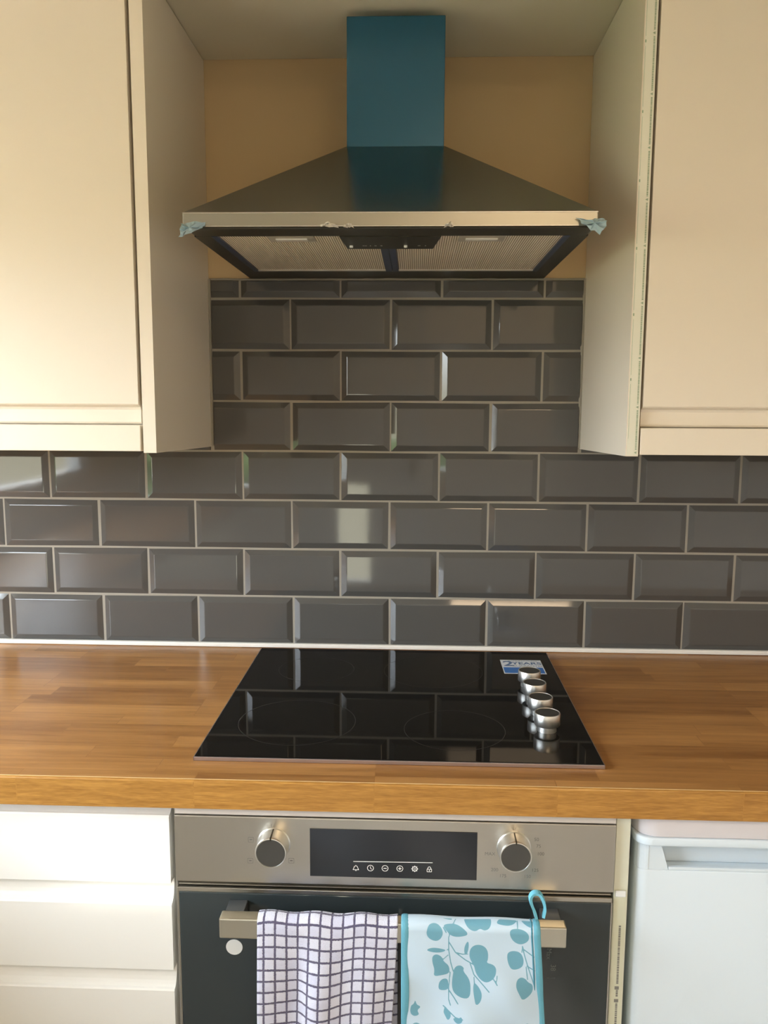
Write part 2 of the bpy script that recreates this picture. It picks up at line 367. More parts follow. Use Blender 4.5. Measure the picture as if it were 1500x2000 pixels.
m = MB().box(hx0+.004, hx1-.004, hy+.005, -.411, fz, fz+.01, .001).box(hx0+.001, -.256, -.411, .0085, fz, fz+.01).box(.276, hx1-.001, -.411, .0085, fz, fz+.01).box(-.256, .276, -.080, .0085, fz, fz+.01)
m.box(hx0+.005, hx1-.005, -.46, 0, fz+.0125, fz+.015)
m.build('underside_frame', dark_metal, hood)
for x0, x1 in ((-.256, -.247), (.267, .276), (-.0065, .0055), (.0065, .0175)): box(x0, x1, -.411, -.080, fz-.0006, fz+.004).build('film_strip', navy_film, hood)
m = MB().box(-.247, .267, -.089, -.080, fz-.0004, fz+.004); m.build('filter_rail', steel, hood)
fil = mat('aluminium_mesh', (.66, .60, .50), .5, .1)
n = fil.node_tree; bb_ = n.nodes['Principled BSDF']; t_ = n.nodes.new('ShaderNodeTexCoord'); wv = n.nodes.new('ShaderNodeTexWave'); wv.inputs['Scale'].default_value = 88; wv.bands_direction = 'X'; n.links.new(t_.outputs['Object'], wv.inputs['Vector'])
rp = n.nodes.new('ShaderNodeValToRGB'); rp.color_ramp.elements[0].color = (.36, .29, .19, 1); rp.color_ramp.elements[0].position = .2; rp.color_ramp.elements[1].color = (.95, .88, .74, 1); rp.color_ramp.elements[1].position = .6
n.links.new(wv.outputs[0], rp.inputs[0]); n.links.new(rp.outputs[0], bb_.inputs['Base Color'])
bpn = n.nodes.new('ShaderNodeBump'); bpn.inputs['Distance'].default_value = .001; bpn.inputs['Strength'].default_value = .6; n.links.new(wv.outputs[0], bpn.inputs['Height']); n.links.new(bpn.outputs[0], bb_.inputs['Normal'])
latch_m = mat('latch_plate', (.66, .61, .52), .4, .5)
for x0, x1 in ((-.247, -.0065), (.0175, .267)):
    fo = box(x0, x1, -.411, -.089, fz+.002, fz+.006).build('grease_filter', fil, hood)
    xc = (x0+x1)/2+(-.012 if x0 < 0 else .006)
    la = box(xc-.035, xc+.035, -.408, -.365, fz+.0005, fz+.002, .0004).build('latch_plate', latch_m, fo)
    m = MB().box(xc-.024, xc+.024, -.392, -.381, fz-.0012, fz+.0005, .0004); m.build('latch', seal_m, fo)
m = MB().prism([(-.064, -.414, fz-.0015), (.087, -.414, fz-.0015), (.0765, -.3170, fz-.0015), (-.0595, -.3170, fz-.0015)], (0, 0, .0035))
cp = m.build('control_panel', dark_plastic, hood)
m = MB(); pz = fz-.0045
MB().lathe([(.0028, 0), (.0028, .003)], (-.0515, -.345, pz), n=20).build('push_button', icon_m, cp); MB().lathe([(.0026, 0), (.0026, .003)], (.0335, -.345, pz), n=20).build('push_button', icon_m, cp)
for tx, x in (('O', -.0305), ('1', -.0215), ('2', -.0135), ('3', -.0045), ('0', .0545), ('1', .0645)): MB().text(tx, .0085, (x, -.345, fz-.0018), 'zdown', rot=0, bold=.0003).build('panel_marking', icon_m, cp)
def scrap(pts, mt, name='film_scrap', seed=1):
    random.seed(seed); m = MB(); c = sum((Vector(p) for p in pts), Vector())/len(pts); ring_ = []
    for i, p in enumerate(pts):
        q = Vector(pts[(i+1) % len(pts)]); p = Vector(p)
        for k in range(4): ring_.append(p.lerp(q, k/4)+Vector([random.uniform(-.0016, .0016) for _ in range(3)]))
    mid = [p.lerp(c, .5)+Vector((random.uniform(-.002, .002), random.uniform(-.006, .004), random.uniform(-.002, .002))) for p in ring_]
    R = [m.bm.verts.new(p) for p in ring_]; Q = [m.bm.verts.new(p) for p in mid]; cc = m.bm.verts.new(c+Vector((0, -.004, 0))); n_ = len(R)
    for i in range(n_):
        j = (i+1) % n_; m.bm.faces.new((R[i], R[j], Q[j], Q[i])); m.bm.faces.new((Q[i], Q[j], cc))
    o = m.build(name, mt, hood); so_ = o.modifiers.new('s', 'SOLIDIFY'); so_.thickness = .0003; return o
def hp(px, py, y=-.474):      # photo position -> point on the plane of the rim
    d = fw+r2*(px-750)/F-u2*(py-1000)/F; tt = (y-CY)/d.y; return tuple(Vector((CX, CY, CZ))+d*tt)
scrap([hp(354, 436), hp(378, 433), hp(403, 436), hp(394, 444), hp(372, 456, -.48), hp(348, 465, -.485), hp(352, 450, -.48)], pale_film, seed=3)
scrap([hp(1124, 427), hp(1150, 430), hp(1176, 424), hp(1186, 434, -.485), hp(1174, 458, -.485), hp(1150, 444, -.48)], pale_film, seed=5)
scrap([hp(625, 441), hp(640, 433), hp(646, 438), hp(660, 441), hp(660, 444), hp(628, 444)], white_film, seed=6)
scrap([hp(672, 440), hp(679, 435), hp(690, 440), hp(690, 444), hp(672, 444)], white_film, seed=8)
scrap([hp(868, 439), hp(880, 432), hp(884, 439), hp(884, 443), hp(868, 443)], white_film, seed=9)
random.seed(11)

# ------------------------------------------------------------------ worktop (an L: the return runs along the left wall)
wf, wz0, wz1 = -.6155, .8690, .9100
wt = thing('worktop', (0, -.3, .869), 'oak butcher block worktop running below the tiles, hob let into it', 'worktop')
m = MB().prism([(XL, .0045, wz0), (XR, .0045, wz0), (XR, wf+.004, wz0), (-.855, wf+.004, wz0), (-.855, -2.4, wz0), (XL, -2.4, wz0)], (0, 0, wz1-wz0-.0002))
m.build('slab', wood, wt)
m = MB(); m.prism([(-.85, wf, wz0), (-.85, wf, wz1-.0022), (-.85, wf+.0010, wz1-.0006), (-.85, wf+.0035, wz1), (-.85, wf+.0045, wz1), (-.85, wf+.0045, wz0)], (XR+.85, 0, 0))
fe = m.build('front_edging', wood_edge, wt); tag(fe, 'wood edging strip along the front')
box(-.85, XR, wf+.0035, wf+.0052, wz1-.001, wz1+.0002).build('highlight_strip', mat('painted_edge_highlight', (.80, .58, .30), .4), fe)  # pale strip painted in as the highlight along the top front edge

# ------------------------------------------------------------------ hob
hob = thing('ceramic_hob', (.03, -.29, .91), 'black ceramic hob with four steel knobs set into the worktop', 'hob')
a0, a1, b0, b1 = -.2648, .3253, -.5538, -.0247
box(a0+.0012, a1-.0012, b0+.0025, b1-.0012, .9108, .9163, .0008).build('glass_top', black_glass, hob)
m = MB().box(a0, a1, b0, b0+.0024, .9101, .9158, .0006).box(a0, a0+.0011, b0, b1, .9101, .9158).box(a1-.0011, a1, b0, b1, .9101, .9158).box(a0, a1, b1-.0011, b1, .9101, .9158)
m.build('metal_trim', mat('hob_trim', (.50, .44, .46), .35, .9), hob)
for cx_, cy_, r_ in ((-.1335, -.4150, .0935), (.1175, -.4360, .0790), (-.1335, -.155, .072), (.0900, -.155, .0935)):
    m = MB().ring((cx_, cy_, .91645), r_, .0009, 'z', 96); m.build('cooking_zone', ring_m, hob)
for ky in (-.229, -.293, -.362, -.432):
    kx = .2620
    k = MB().lathe([(.0150, .9163), (.0150, .9180), (.0150, .9262), (.0196, .9265), (.0202, .9275), (.0202, .9445), (.0197, .9458), (.0185, .9460), (.0178, .9450)], (kx, ky, 0), n=64).build('knob', steel_knob, hob)
    MB().lathe([(.0180, .9448), (.0180, .9454)], (kx, ky, 0), n=48).build('knob_cap', knob_cap_m, k)
st = MB()
sx0, sx1, sy0, sy1, sz = .2245, .3045, -.1640, -.0800, .9166
st.poly([(sx0, sy0, sz), (sx1, sy0, sz), (sx1, sy1, sz), (sx0, sy1, sz)], 0)
st.poly([(sx0+.002, sy0+.004, sz+.0001), (sx1-.002, sy0+.004, sz+.0001), (sx1-.002, sy0+.038, sz+.0001), (sx0+.002, sy0+.038, sz+.0001)], 1)
st.text('2', .042, (sx0+.014, -.105, sz+.0002), 'z', 2, bold=.0008, sx=1.0); st.text('YEARS', .0195, (sx0+.050, -.102, sz+.0002), 'z', 2, bold=.0005, sx=1.05)
st.text('MANUFACTURER', .0075, (sx0+.044, -.0870, sz+.0002), 'z', 3, bold=.0002); st.text('GUARANTEE', .0105, (sx0+.050, -.1175, sz+.0002), 'z', 3, bold=.0002)
tag(st.build('warranty_sticker', [stk_white, stk_blue, stk_dark, mat('sticker_grey', (.42, .46, .52), .5)], hob), 'white and blue rectangular sticker')

# ------------------------------------------------------------------ oven
ox0, ox1, oy = -.2795, .3315, -.6050
ov = thing('built_in_oven', (.026, -.3, .30), 'built-in steel and black glass oven under the worktop, towels on its handle', 'oven')
box(ox0+.004, ox1-.004, oy+.02, -.03, .275, .8550).build('body', gap_m, ov)
box(ox0, ox1, oy, oy+.019, .7545, .8530, .0012).build('control_panel', steel, ov)
MB().box(ox0, ox1, oy+.002, oy+.018, .8545, .8665, .0006).build('top_filler', mat('filler_strip', (.62, .58, .54), .45), ov)
dsp = box(-.0895, .1425, oy-.0009, oy+.001, .7680, .8385, .0004).build('display', display_m, ov)
def fpt(px, py, y):
    d = fw+r2*(px-750)/F-u2*(py-1000)/F; tt = (y-CY)/d.y; return Vector((CX, CY, CZ))+d*tt
iy = oy-.0012; ic = MB(); cs = [fpt(px, py, iy) for px, py in ((695, 1695.5), (723.5, 1695.5), (752, 1696), (781, 1696.5), (810, 1697), (838.5, 1697.5))]
def bar(x0, z0_, x1, z1_, w):
    d = Vector((x1-x0, 0, z1_-z0_)); nn = Vector((-d.z, 0, d.x)).normalized()*w/2; a = Vector((x0, iy, z0_)); b = Vector((x1, iy, z1_))
    ic.poly([a-nn, b-nn, b+nn, a+nn])
l0, l1 = fpt(690, 1682.5, iy), fpt(845, 1685, iy); bar(l0.x, l0.z, l1.x, l1.z, .0010)
R_ = .0042; w = .0008
for c in cs[1:4]: ic.ring(tuple(c), R_, w, 'y', 28)
c = cs[0]; ic.ring((c.x, iy, c.z+.0008), .0025, w, 'y', 16, a0=0, a1=PI); bar(c.x-.0025, c.z+.0008, c.x-.0038, c.z-.0022, w); bar(c.x+.0025, c.z+.0008, c.x+.0038, c.z-.0022, w); bar(c.x-.0042, c.z-.0024, c.x+.0042, c.z-.0024, w); bar(c.x-.0010, c.z-.0036, c.x+.0010, c.z-.0036, w); bar(c.x, c.z+.0030, c.x, c.z+.0044, w)
c = cs[1]; bar(c.x, c.z, c.x, c.z+.0026, w); bar(c.x, c.z, c.x+.0018, c.z-.0018, w)
c = cs[2]; bar(c.x-.0022, c.z, c.x+.0022, c.z, .0011)
c = cs[3]; bar(c.x-.0022, c.z, c.x+.0022, c.z, .0011); bar(c.x, c.z-.0022, c.x, c.z+.0022, .0011)
c = cs[4]; ic.ring(tuple(c), .0033, .0011, 'y', 24); ic.ring(tuple(c), .0013, .0006, 'y', 16)
for k in range(8): a = k*PI/4; bar(c.x+.0036*math.cos(a), c.z+.0036*math.sin(a), c.x+.0046*math.cos(a), c.z+.0046*math.sin(a), .0012)
c = cs[5]; ic.ring((c.x, iy, c.z+.0014), .0019, w, 'y', 16, a0=0, a1=PI); bar(c.x-.0019, c.z+.0014, c.x-.0026, c.z-.0002, w); bar(c.x+.0019, c.z+.0014, c.x+.0026, c.z-.0002, w)
for q in ((-.0031, -.0002, .0031, -.0002), (-.0031, -.0040, .0031, -.0040), (-.0031, 0, -.0031, -.004), (.0031, 0, .0031, -.004)): bar(c.x+q[0], c.z+q[1], c.x+q[2], c.z+q[3], w)
bar(c.x, c.z-.0012, c.x, c.z-.0030, .0011)
ic.build('touch_icons', icon_m, dsp)
# printed dial marks
cpn = [o for o in ov.children if o.name.startswith('control_panel')][0]; iy = oy-.00035
def mk(px, py, kind, s=.0036):
    global ic
    ic = MB(); p = fpt(px, py, iy)
    if kind == 'box':
        for q in ((-s, -s, s, -s), (-s, s, s, s), (-s, -s, -s, s), (s, -s, s, s)): bar(p.x+q[0], p.z+q[1], p.x+q[2], p.z+q[3], .0005)
        bar(p.x-s*.5, p.z, p.x+s*.5, p.z, .0016)
    elif kind == 'dot': ic.ring((p.x, iy, p.z), .0006, .0012, 'y', 14)
    else: ic.text(kind, .0068, (p.x, iy, p.z), 'y')
    ic.build('dial_marking', mark_m, cpn)
for px, py in ((490, 1640), (489, 1681), (569, 1681)): mk(px, py, 'box')
mk(530, 1613, 'I'); mk(1007, 1620, 'I'); mk(1008, 1631, 'dot')
for px, py, s_ in ((1048, 1640, '50'), (1052, 1653, '75'), (1056, 1668, '100'), (957, 1668, 'MAX'), (966, 1699, '200'), (982, 1711, '175'), (1045, 1700, '125'), (1030, 1712, '150')): mk(px, py, s_)
for kx, kz in ((-.1400, .8150), (.1925, .8180)):
    k = MB().lathe([(.0235, 0), (.0235, .0015), (.0222, .003), (.0216, .0215), (.0218, .0250), (.0212, .0262), (.0200, .0264), (.0196, .0255)], (kx, oy-.0001, kz), 'y', 64).build('knob', steel_knob, ov)
    MB().lathe([(.0196, .0250), (.0196, .0259)], (kx, oy, kz), 'y', 48).build('knob_cap', knob_cap_m, k)
    MB().box(kx-.0009, kx+.0011, oy-.0272, oy-.002, kz+.0185, kz+.0226, .0003).build('pointer', dark_plastic, k)
# door
dr = box(ox0+.0035, ox1-.0025, oy, oy+.022, .290, .7385, .0015).build('door', oven_glass, ov)
m = MB().box(ox0+.001, ox1-.001, oy+.001, oy+.020, .7385, .7450, .0006).box(ox0+.001, ox0+.0033, oy+.001, oy+.02, .29, .7385).box(ox1-.0023, ox1-.0005, oy+.001, oy+.02, .29, .7385)
m.build('door_trim', steel, dr)
m = MB().box(ox0+.002, ox1-.002, oy+.006, oy+.019, .7462, .7535); m.build('vent_gap', dark_metal, ov)
m = MB().box(ox0+.002, ox1-.002, oy+.0052, oy+.0062, .7475, .7488); m.build('vent_strip', steel, ov)
hn = box(-.2080, .2600, -.6520, -.6330, .7020, .7310, .0020).build('handle', mat('handle_satin_steel', (.60, .58, .50), .33, 1.), dr)
for x0, x1 in ((-.2040, -.1780), (.2300, .2560)): box(x0, x1, -.6340, oy-.0002, .7060, .7290, .001).build('handle_bracket', mat('bracket_grey', (.11, .12, .125), .4, .6) if x0 < 0 else bpy.data.materials['bracket_grey'], dr)
sp_ = fpt(457.5, 1850, oy-.0006)
m = MB().lathe([(.0118, 0), (.0118, .0004)], (sp_.x, oy-.0001, sp_.z), 'y', 40)
for f_ in m.bm.faces: f_.smooth = False
tag(m.build('round_sticker', mat('round_label', (.66, .66, .62), .5), dr), 'small round white sticker')
ic = MB(); iy = oy-.0004
for px, py, s_ in ((1072, 1863, 'Max'), (1080, 1890, '38'),): p = fpt(px, py, iy); ic.text(s_, .010, (p.x, iy, p.z), 'y', rot=-PI/2)
p = fpt(1076, 1910, iy); bar(p.x-.006, p.z, p.x+.006, p.z, .0006)
ic.build('door_print', faint_m, dr)

# ------------------------------------------------------------------ cloths on the oven handle
def attr_mat(name, build):
    m = bpy.data.materials.new(name); m.use_nodes = True; build(m.node_tree, m.node_tree.nodes['Principled BSDF']); return m
def towel_nodes(n, b):
    L = n.links.new; t = n.nodes.new('ShaderNodeUVMap'); t.uv_map = 'UVMap'
    z = n.nodes.new('ShaderNodeTexNoise'); z.inputs['Scale'].default_value = 9; z.inputs['Detail'].default_value = 3
    L(t.outputs[0], z.inputs['Vector'])
    zj = n.nodes.new('ShaderNodeVectorMath'); zj.operation = 'MULTIPLY_ADD'; L(z.outputs['Color'], zj.inputs[0]); zj.inputs[1].default_value = (.12, .12, 0); L(t.outputs[0], zj.inputs[2])
    br = n.nodes.new('ShaderNodeTexBrick'); br.offset = 0; br.inputs['Scale'].default_value = 1; br.inputs['Brick Width'].default_value = 1; br.inputs['Row Height'].default_value = 1; br.inputs['Mortar Size'].default_value = .1; br.inputs['Mortar Smooth'].default_value = .25
    br.inputs['Color1'].default_value = (.84, .86, 1.0, 1); br.inputs['Color2'].default_value = (.72, .74, .92, 1); br.inputs['Mortar'].default_value = (.13, .12, .21, 1)
    L(zj.outputs[0], br.inputs['Vector']); L(br.outputs['Color'], b.inputs['Base Color']); b.inputs['Roughness'].default_value = .95; b.inputs['Specular IOR Level'].default_value = .1; b.inputs['Sheen Weight'].default_value = .3
    z2 = n.nodes.new('ShaderNodeTexNoise'); z2.inputs['Scale'].default_value = 14; z2.inputs['Detail'].default_value = 3; L(t.outputs[0], z2.inputs['Vector'])
    iv = n.nodes.new('ShaderNodeMath'); iv.operation = 'MULTIPLY_ADD'; L(br.outputs['Fac'], iv.inputs[0]); iv.inputs[1].default_value = -1.2; L(z2.outputs[0], iv.inputs[2])
    bp = n.nodes.new('ShaderNodeBump'); bp.inputs['Strength'].default_value = .9; bp.inputs['Distance'].default_value = .0022; L(iv.outputs[0], bp.inputs['Height']); L(bp.outputs[0], b.inputs['Normal'])
towel_m = attr_mat('check_terry_cloth', towel_nodes)
def leaf_nodes(n, b):
    L = n.links.new; a = n.nodes.new('ShaderNodeAttribute'); a.attribute_name = 'leaf'
    r = n.nodes.new('ShaderNodeValToRGB'); r.color_ramp.elements[0].position = .48; r.color_ramp.elements[1].position = .52
    r.color_ramp.elements[0].color = (.56, .72, .86, 1); r.color_ramp.elements[1].color = (.15, .38, .50, 1)
    L(a.outputs['Fac'], r.inputs[0]); L(r.outputs[0], b.inputs['Base Color']); b.inputs['Roughness'].default_value = .42; b.inputs['Specular IOR Level'].default_value = .5; b.inputs['Sheen Weight'].default_value = .2
leaf_m = attr_mat('leaf_print_fabric', leaf_nodes)
BT, BYF, BYB = .7330, -.6540, -.6310          # top / front / back of the handle
def drape(x0f, x1f, nu, s0, s1, ds, off, disp, sag):
    """cloth over the handle: s<0 hangs behind, s>0 in front"""
    r = .0125; cyc = (BYF+BYB)/2; ns = int((s1-s0)/ds)+1; bm = bmesh.new(); G = []; uvs = []
    half = PI*r/2
    for j in range(ns):
        s = s0+(s1-s0)*j/(ns-1); row = []
        if s < -half: y, z = cyc+r, BT-.008+(s+half)
        elif s > half: y, z = cyc-r, BT-.008-(s-half)
        else:
            a = s/r; y, z = cyc-r*math.sin(a), BT-.008+r*.95*math.cos(a)
        for i in range(nu):
            u = i/(nu-1); h = max(0, s-half); x = x0f(h)+(x1f(h)-x0f(h))*u
            dx, dy = disp(u, h)
            row.append(bm.verts.new((x+dx, y-off-dy if s > -half else min(y+off*.2, oy-.0045), z+sag(u, h)))); uvs.append((u, s))
        G.append(row)
    for j in range(ns-1):
        for i in range(nu-1):
            f = bm.faces.new((G[j][i], G[j+1][i], G[j+1][i+1], G[j][i+1])); f.smooth = True
    return bm, G, uvs
# towel
def tdisp(u, h):
    k = min(1, h/.10)
    d = .0055*k*(math.cos((u*2.6-.25+h*.9)*2*PI)*.6+.5*math.cos((u*1.3+.1)*2*PI+h*6))+.006*k*math.exp(-((u-.42-h*.15)/.13)**2)*(1) - .006*k*math.exp(-((u-.30)/.07)**2)
    return (0, d+.002)
tsag = lambda u, h: -.004*math.sin(u*PI*1.6+.3)*min(1, h/.06)+.0015*math.sin(u*19)*(1 if h == 0 else .6)
bm, G, uvs = drape(lambda h: -.1545-.012*h, lambda h: .0345-.05*h, 110, -.20, .44, .0035, .0012, tdisp, tsag)
me = bpy.data.meshes.new('tea_towel'); bm.to_mesh(me); bm.free(); uvl = me.uv_layers.new(name='UVMap')
for lp in me.loops:
    u, s = uvs[lp.vertex_index]; uvl.data[lp.index].uv = (u*12.4+.35, s/.0163+.10*math.sin(u*9)+30)
me.materials.append(towel_m)
tw = bpy.data.objects.new('tea_towel', me); C.objects.link(tw); md = tw.modifiers.new('s', 'SOLIDIFY'); md.thickness = .0028; md.offset = 0
tag(tw, 'white checked terry tea towel with dark grid lines hanging from the oven handle', 'towel')
# glove with leaf print
def gdisp(u, h):
    k = min(1, h/.08)
    return (0, .0035*k*math.sin(u*PI)+.0022*k*math.sin(u*7+h*30)+.0016*k*math.sin(u*15-h*55+1)+.0016)
gsag = lambda u, h: -.0015*u+.0008*math.sin(u*11)
gx0 = lambda h: .0400+.006*h; gx1 = lambda h: .2215+.075*h
bm, G, uvs = drape(gx0, gx1, 150, -.16, .36, .0013, .0014, gdisp, gsag)
gv = thing('oven_glove', (.13, -.645, .735), 'pale double oven glove with teal leaf print and teal piping on the oven handle', 'oven glove')
# leaf shapes in the photo's zoom frame (x,y), turned into cloth coordinates by the same projection
Z2 = lambda p: (760+p[0]/4.1667, 1720+p[1]/4.1667)
leaves = [
 [(385,285),(430,275),(490,295),(520,325),(480,322),(420,308)], [(330,350),(385,345),(430,385),(440,440),(400,490),(340,480),(303,440),(308,390)],
 [(430,360),(520,350),(580,370),(655,435),(580,455),(510,450),(470,410)], [(610,270),(680,255),(800,262),(835,330),(820,390),(775,408),(740,388),(700,415),(640,390),(605,320)],
 [(865,345),(930,290),(1000,280),(1040,310),(1030,350),(980,372),(900,362)], [(1050,285),(1110,280),(1170,290),(1172,395),(1110,370),(1060,320)],
 [(980,400),(1040,390),(1100,405),(1140,440),(1135,490),(1075,520),(1020,500),(985,455)], [(295,560),(350,540),(420,548),(470,562),(420,582),(350,580)],
 [(350,610),(385,592),(430,615),(440,650),(490,690),(490,750),(430,765),(360,775),(370,720),(350,660)], [(610,590),(612,530),(643,480),(650,530),(635,595)],
 [(650,590),(665,540),(710,515),(770,525),(805,570),(805,640),(790,665),(850,680),(875,720),(860,790),(800,830),(750,810),(705,750),(690,680),(660,640)],
 [(530,700),(575,680),(612,705),(600,730),(650,790),(665,860),(655,955),(590,955),(525,910),(508,850),(515,770)], [(400,880),(405,820),(440,790),(480,795),(482,880),(440,888)],
 [(690,820),(730,860),(758,920),(745,985),(705,1018),(693,960),(682,880)], [(965,580),(1010,565),(1070,580),(1098,640),(1085,705),(1000,728),(970,680),(958,620)],
 [(1035,810),(1070,780),(1110,795),(1130,825),(1170,840),(1165,910),(1085,978),(1060,930),(1030,870)],
 [(175,1010),(200,1000),(212,960),(222,1005),(262,1020),(225,1050),(248,1085),(205,1100),(170,1075)], [(440,1060),(460,1010),(480,1060),(510,1090),(480,1140),(455,1090)], [(520,1110),(560,1125),(590,1100),(600,1150),(560,1165),(530,1140)],
 [(175,1170),(230,1140),(300,1210),(280,1300),(200,1290)], [(640,1180),(720,1200),(760,1280),(700,1340),(640,1290)], [(380,1240),(450,1230),(500,1290),(450,1350),(380,1320)], [(900,1180),(980,1190),(1030,1260),(960,1320),(890,1270)], [(1100,1150),(1160,1170),(1180,1250),(1120,1280)]]
stems = [[(590,262),(540,320),(500,390),(485,460),(485,560),(500,660),(520,730)], [(490,500),(540,580),(620,640),(690,680)], [(540,580),(600,595),(640,592)], [(470,560),(485,552)], [(440,635),(480,600)], [(660,670),(690,760),(760,840),(815,905)], [(495,740),(485,850),(485,960),(500,1010)], [(490,890),(530,950),(560,1000)], [(690,780),(695,850)], [(440,1010),(500,1070),(540,1110),(600,1130)], [(1040,300),(1045,390)], [(900,280),(960,330)], [(1085,530),(1100,600),(1130,700),(1180,850)], [(1100,560),(1180,620)], [(1120,690),(1185,730)], [(1085,530),(1080,580)], [(1115,700),(1125,800)], [(850,800),(880,850)], [(880,770),(870,840)], [(440,380),(465,420)]]
def sd_poly(p, P):
    n_ = len(P); d = 1e9; inside = False; j = n_-1
    for i in range(n_):
        ax, ay = P[i]; bx, by = P[j]; ex, ey = bx-ax, by-ay; wx, wy = p[0]-ax, p[1]-ay
        t = max(0, min(1, (wx*ex+wy*ey)/(ex*ex+ey*ey))); d = min(d, math.hypot(wx-ex*t, wy-ey*t))
        if (ay > p[1]) != (by > p[1]) and p[0] < (bx-ax)*(p[1]-ay)/(by-ay)+ax: inside = not inside
        j = i
    return d if inside else -d
def smooth_poly(P):
    for _ in range(2):
        Q = []
        for i in range(len(P)):
            a, b = P[i], P[(i+1) % len(P)]; Q += [(a[0]*.75+b[0]*.25, a[1]*.75+b[1]*.25), (a[0]*.25+b[0]*.75, a[1]*.25+b[1]*.75)]
        P = Q
    return P
LV = [smooth_poly(P) for P in leaves]; LB = [(min(q[0] for q in P)-14, max(q[0] for q in P)+14, min(q[1] for q in P)-14, max(q[1] for q in P)+14) for P in LV]
me = bpy.data.meshes.new('fabric'); bm.to_mesh(me); bm.free(); at = me.attributes.new('leaf', 'FLOAT', 'POINT')
vals = []
for vtx in me.vertices:
    u, s = uvs[vtx.index]; w_ = vtx.co
    d = w_-Vector((CX, CY, CZ)); k = d.dot(fw); px = 750+F*d.dot(r2)/k; py = 1000-F*d.dot(u2)/k
    if s < 0: py = 1775-(-s)*1400; 
    zx, zy = (px-760)*4.1667, (py-1720)*4.1667; best = -12
    for P, B in zip(LV, LB):
        if B[0] < zx < B[1] and B[2] < zy < B[3]: best = max(best, sd_poly((zx, zy), P))
    for P in stems:
        for a, b in zip(P[:-1], P[1:]):
            if min(a[0], b[0])-16 < zx < max(a[0], b[0])+16 and min(a[1], b[1])-16 < zy < max(a[1], b[1])+16:
                ex, ey = b[0]-a[0], b[1]-a[1]; t = max(0, min(1, ((zx-a[0])*ex+(zy-a[1])*ey)/(ex*ex+ey*ey))); best = max(best, 4.5-math.hypot(zx-a[0]-ex*t, zy-a[1]-ey*t))
    vals.append(.5+max(-12, min(12, best))/24)
at.data.foreach_set('value', vals); me.materials.append(leaf_m)
for v in me.vertices: v.co -= gv.location
fo = bpy.data.objects.new('fabric', me); C.objects.link(fo); fo.parent = gv; md = fo.modifiers.new('s', 'SOLIDIFY'); md.thickness = .0022; md.offset = 0
def edge_path(gx, u, outx, s0=-.12, s1=.36):
    pts = []; r = .0125; half = PI*r/2; cyc = (BYF+BYB)/2; n_ = 110
    for j in range(n_+1):
        s = s0+(s1-s0)*j/n_; h = max(0, s-half)
        if s < -half: y, z = cyc+r, BT-.008+(s+half)
        elif s > half: y, z = cyc-r, BT-.008-(s-half)
        else: a = s/r; y, z = cyc-r*math.sin(a), BT-.008+r*.95*math.cos(a)
        dx, dy = gdisp(u, h); pts.append(Vector((gx(h)+outx, y-.0014-dy if s > -half else min(y, oy-.005), z+gsag(u, h))))
    return pts
def piping(pts, w, t):
    m = MB(); X = Vector((1, 0, 0)); rings = []
    for i, p in enumerate(pts):
        tt = (pts[min(i+1, len(pts)-1)]-pts[max(i-1, 0)]).normalized(); nn = tt.cross(X).normalized()
        rings.append([m.bm.verts.new(p+X*w*math.cos(a)+nn*t*math.sin(a)) for a in [k*PI/5 for k in range(10)]])
    fs = [m.bm.faces.new((rings[i][k], rings[i][(k+1) % 10], rings[i+1][(k+1) % 10], rings[i+1][k])) for i in range(len(rings)-1) for k in range(10)]+[m.bm.faces.new(rings[0]), m.bm.faces.new(rings[-1])]
    for f in fs: f.smooth = True
    bmesh.ops.recalc_face_normals(m.bm, faces=fs); return m
piping(edge_path(gx0, 0, .0045), .0055, .0022).build('piping', teal, gv)
piping(edge_path(gx1, 1, -.0020), .0050, .0024).build('piping', teal, gv)
piping(edge_path(gx1, 1, -.0088), .0016, .0020).build('seam', mat('teal_seam', (.07, .24, .32), .8), gv)
L_ = [fpt(px, py, -.650) for px, py in ((1047, 1792), (1043, 1778), (1038, 1766), (1036, 1754), (1040, 1746), (1047, 1743.5), (1054, 1746), (1059, 1754), (1063, 1765), (1064, 1776), (1061, 1790))]
pts = []
for i in range(len(L_)-1):
    p0, p1, p2, p3 = L_[max(i-1, 0)], L_[i], L_[i+1], L_[min(i+2, len(L_)-1)]
    for k in range(5):
        t = k/5; pts.append(.5*((2*p1)+(p2-p0)*t+(2*p0-5*p1+4*p2-p3)*t*t+(3*p1-p0-3*p2+p3)*t**3))
pts.append(L_[-1])
MB().sweep(pts, [(-.0022, -.0035), (.0014, -.0045), (.0022, .0035), (-.0012, .0045)]).build('hanging_loop', mat('bright_teal_tape', (.16, .52, .68), .7), gv)

# ------------------------------------------------------------------ drawer unit left of the oven
du = thing('drawer_unit', (-.56, -.3, .0), 'white base drawer unit with handleless scooped drawers, left of the oven', 'drawer unit')
box(-.85, -.2860, -.5760, -.01, .10, .8685).build('carcass', base_white, du)
box(-.85, -.2860, -.52, -.50, .0, .10).build('plinth', base_white, du)
fy = -.6000
for zt_, zb in ((.8485, .7475), (.7150, .6135), (.5815, .480), (.4475, .346), (.314, .125)):
    # drawer front: flat face, top edge scooped back into a finger channel
    zs = zt_+(.033 if zt_ < .8 else .0185); prof = [(fy, zb), (fy, zt_-.0015), (fy+.0015, zt_+.0005)]
    for k in range(1, 8): a = k/7*PI/2; prof.append((fy+.0015+.0150*math.sin(a), zt_+.0005+(zs-zt_)*(1-math.cos(a))*.98))
    prof += [(fy+.0225, zs), (fy+.0225, zb)]
    x0 = -.8485; x1 = -.2885
    m = MB().prism([(x0, y, z) for y, z in prof], (x1-x0, 0, 0)); m.build('drawer_front', base_white, du)
m = MB()

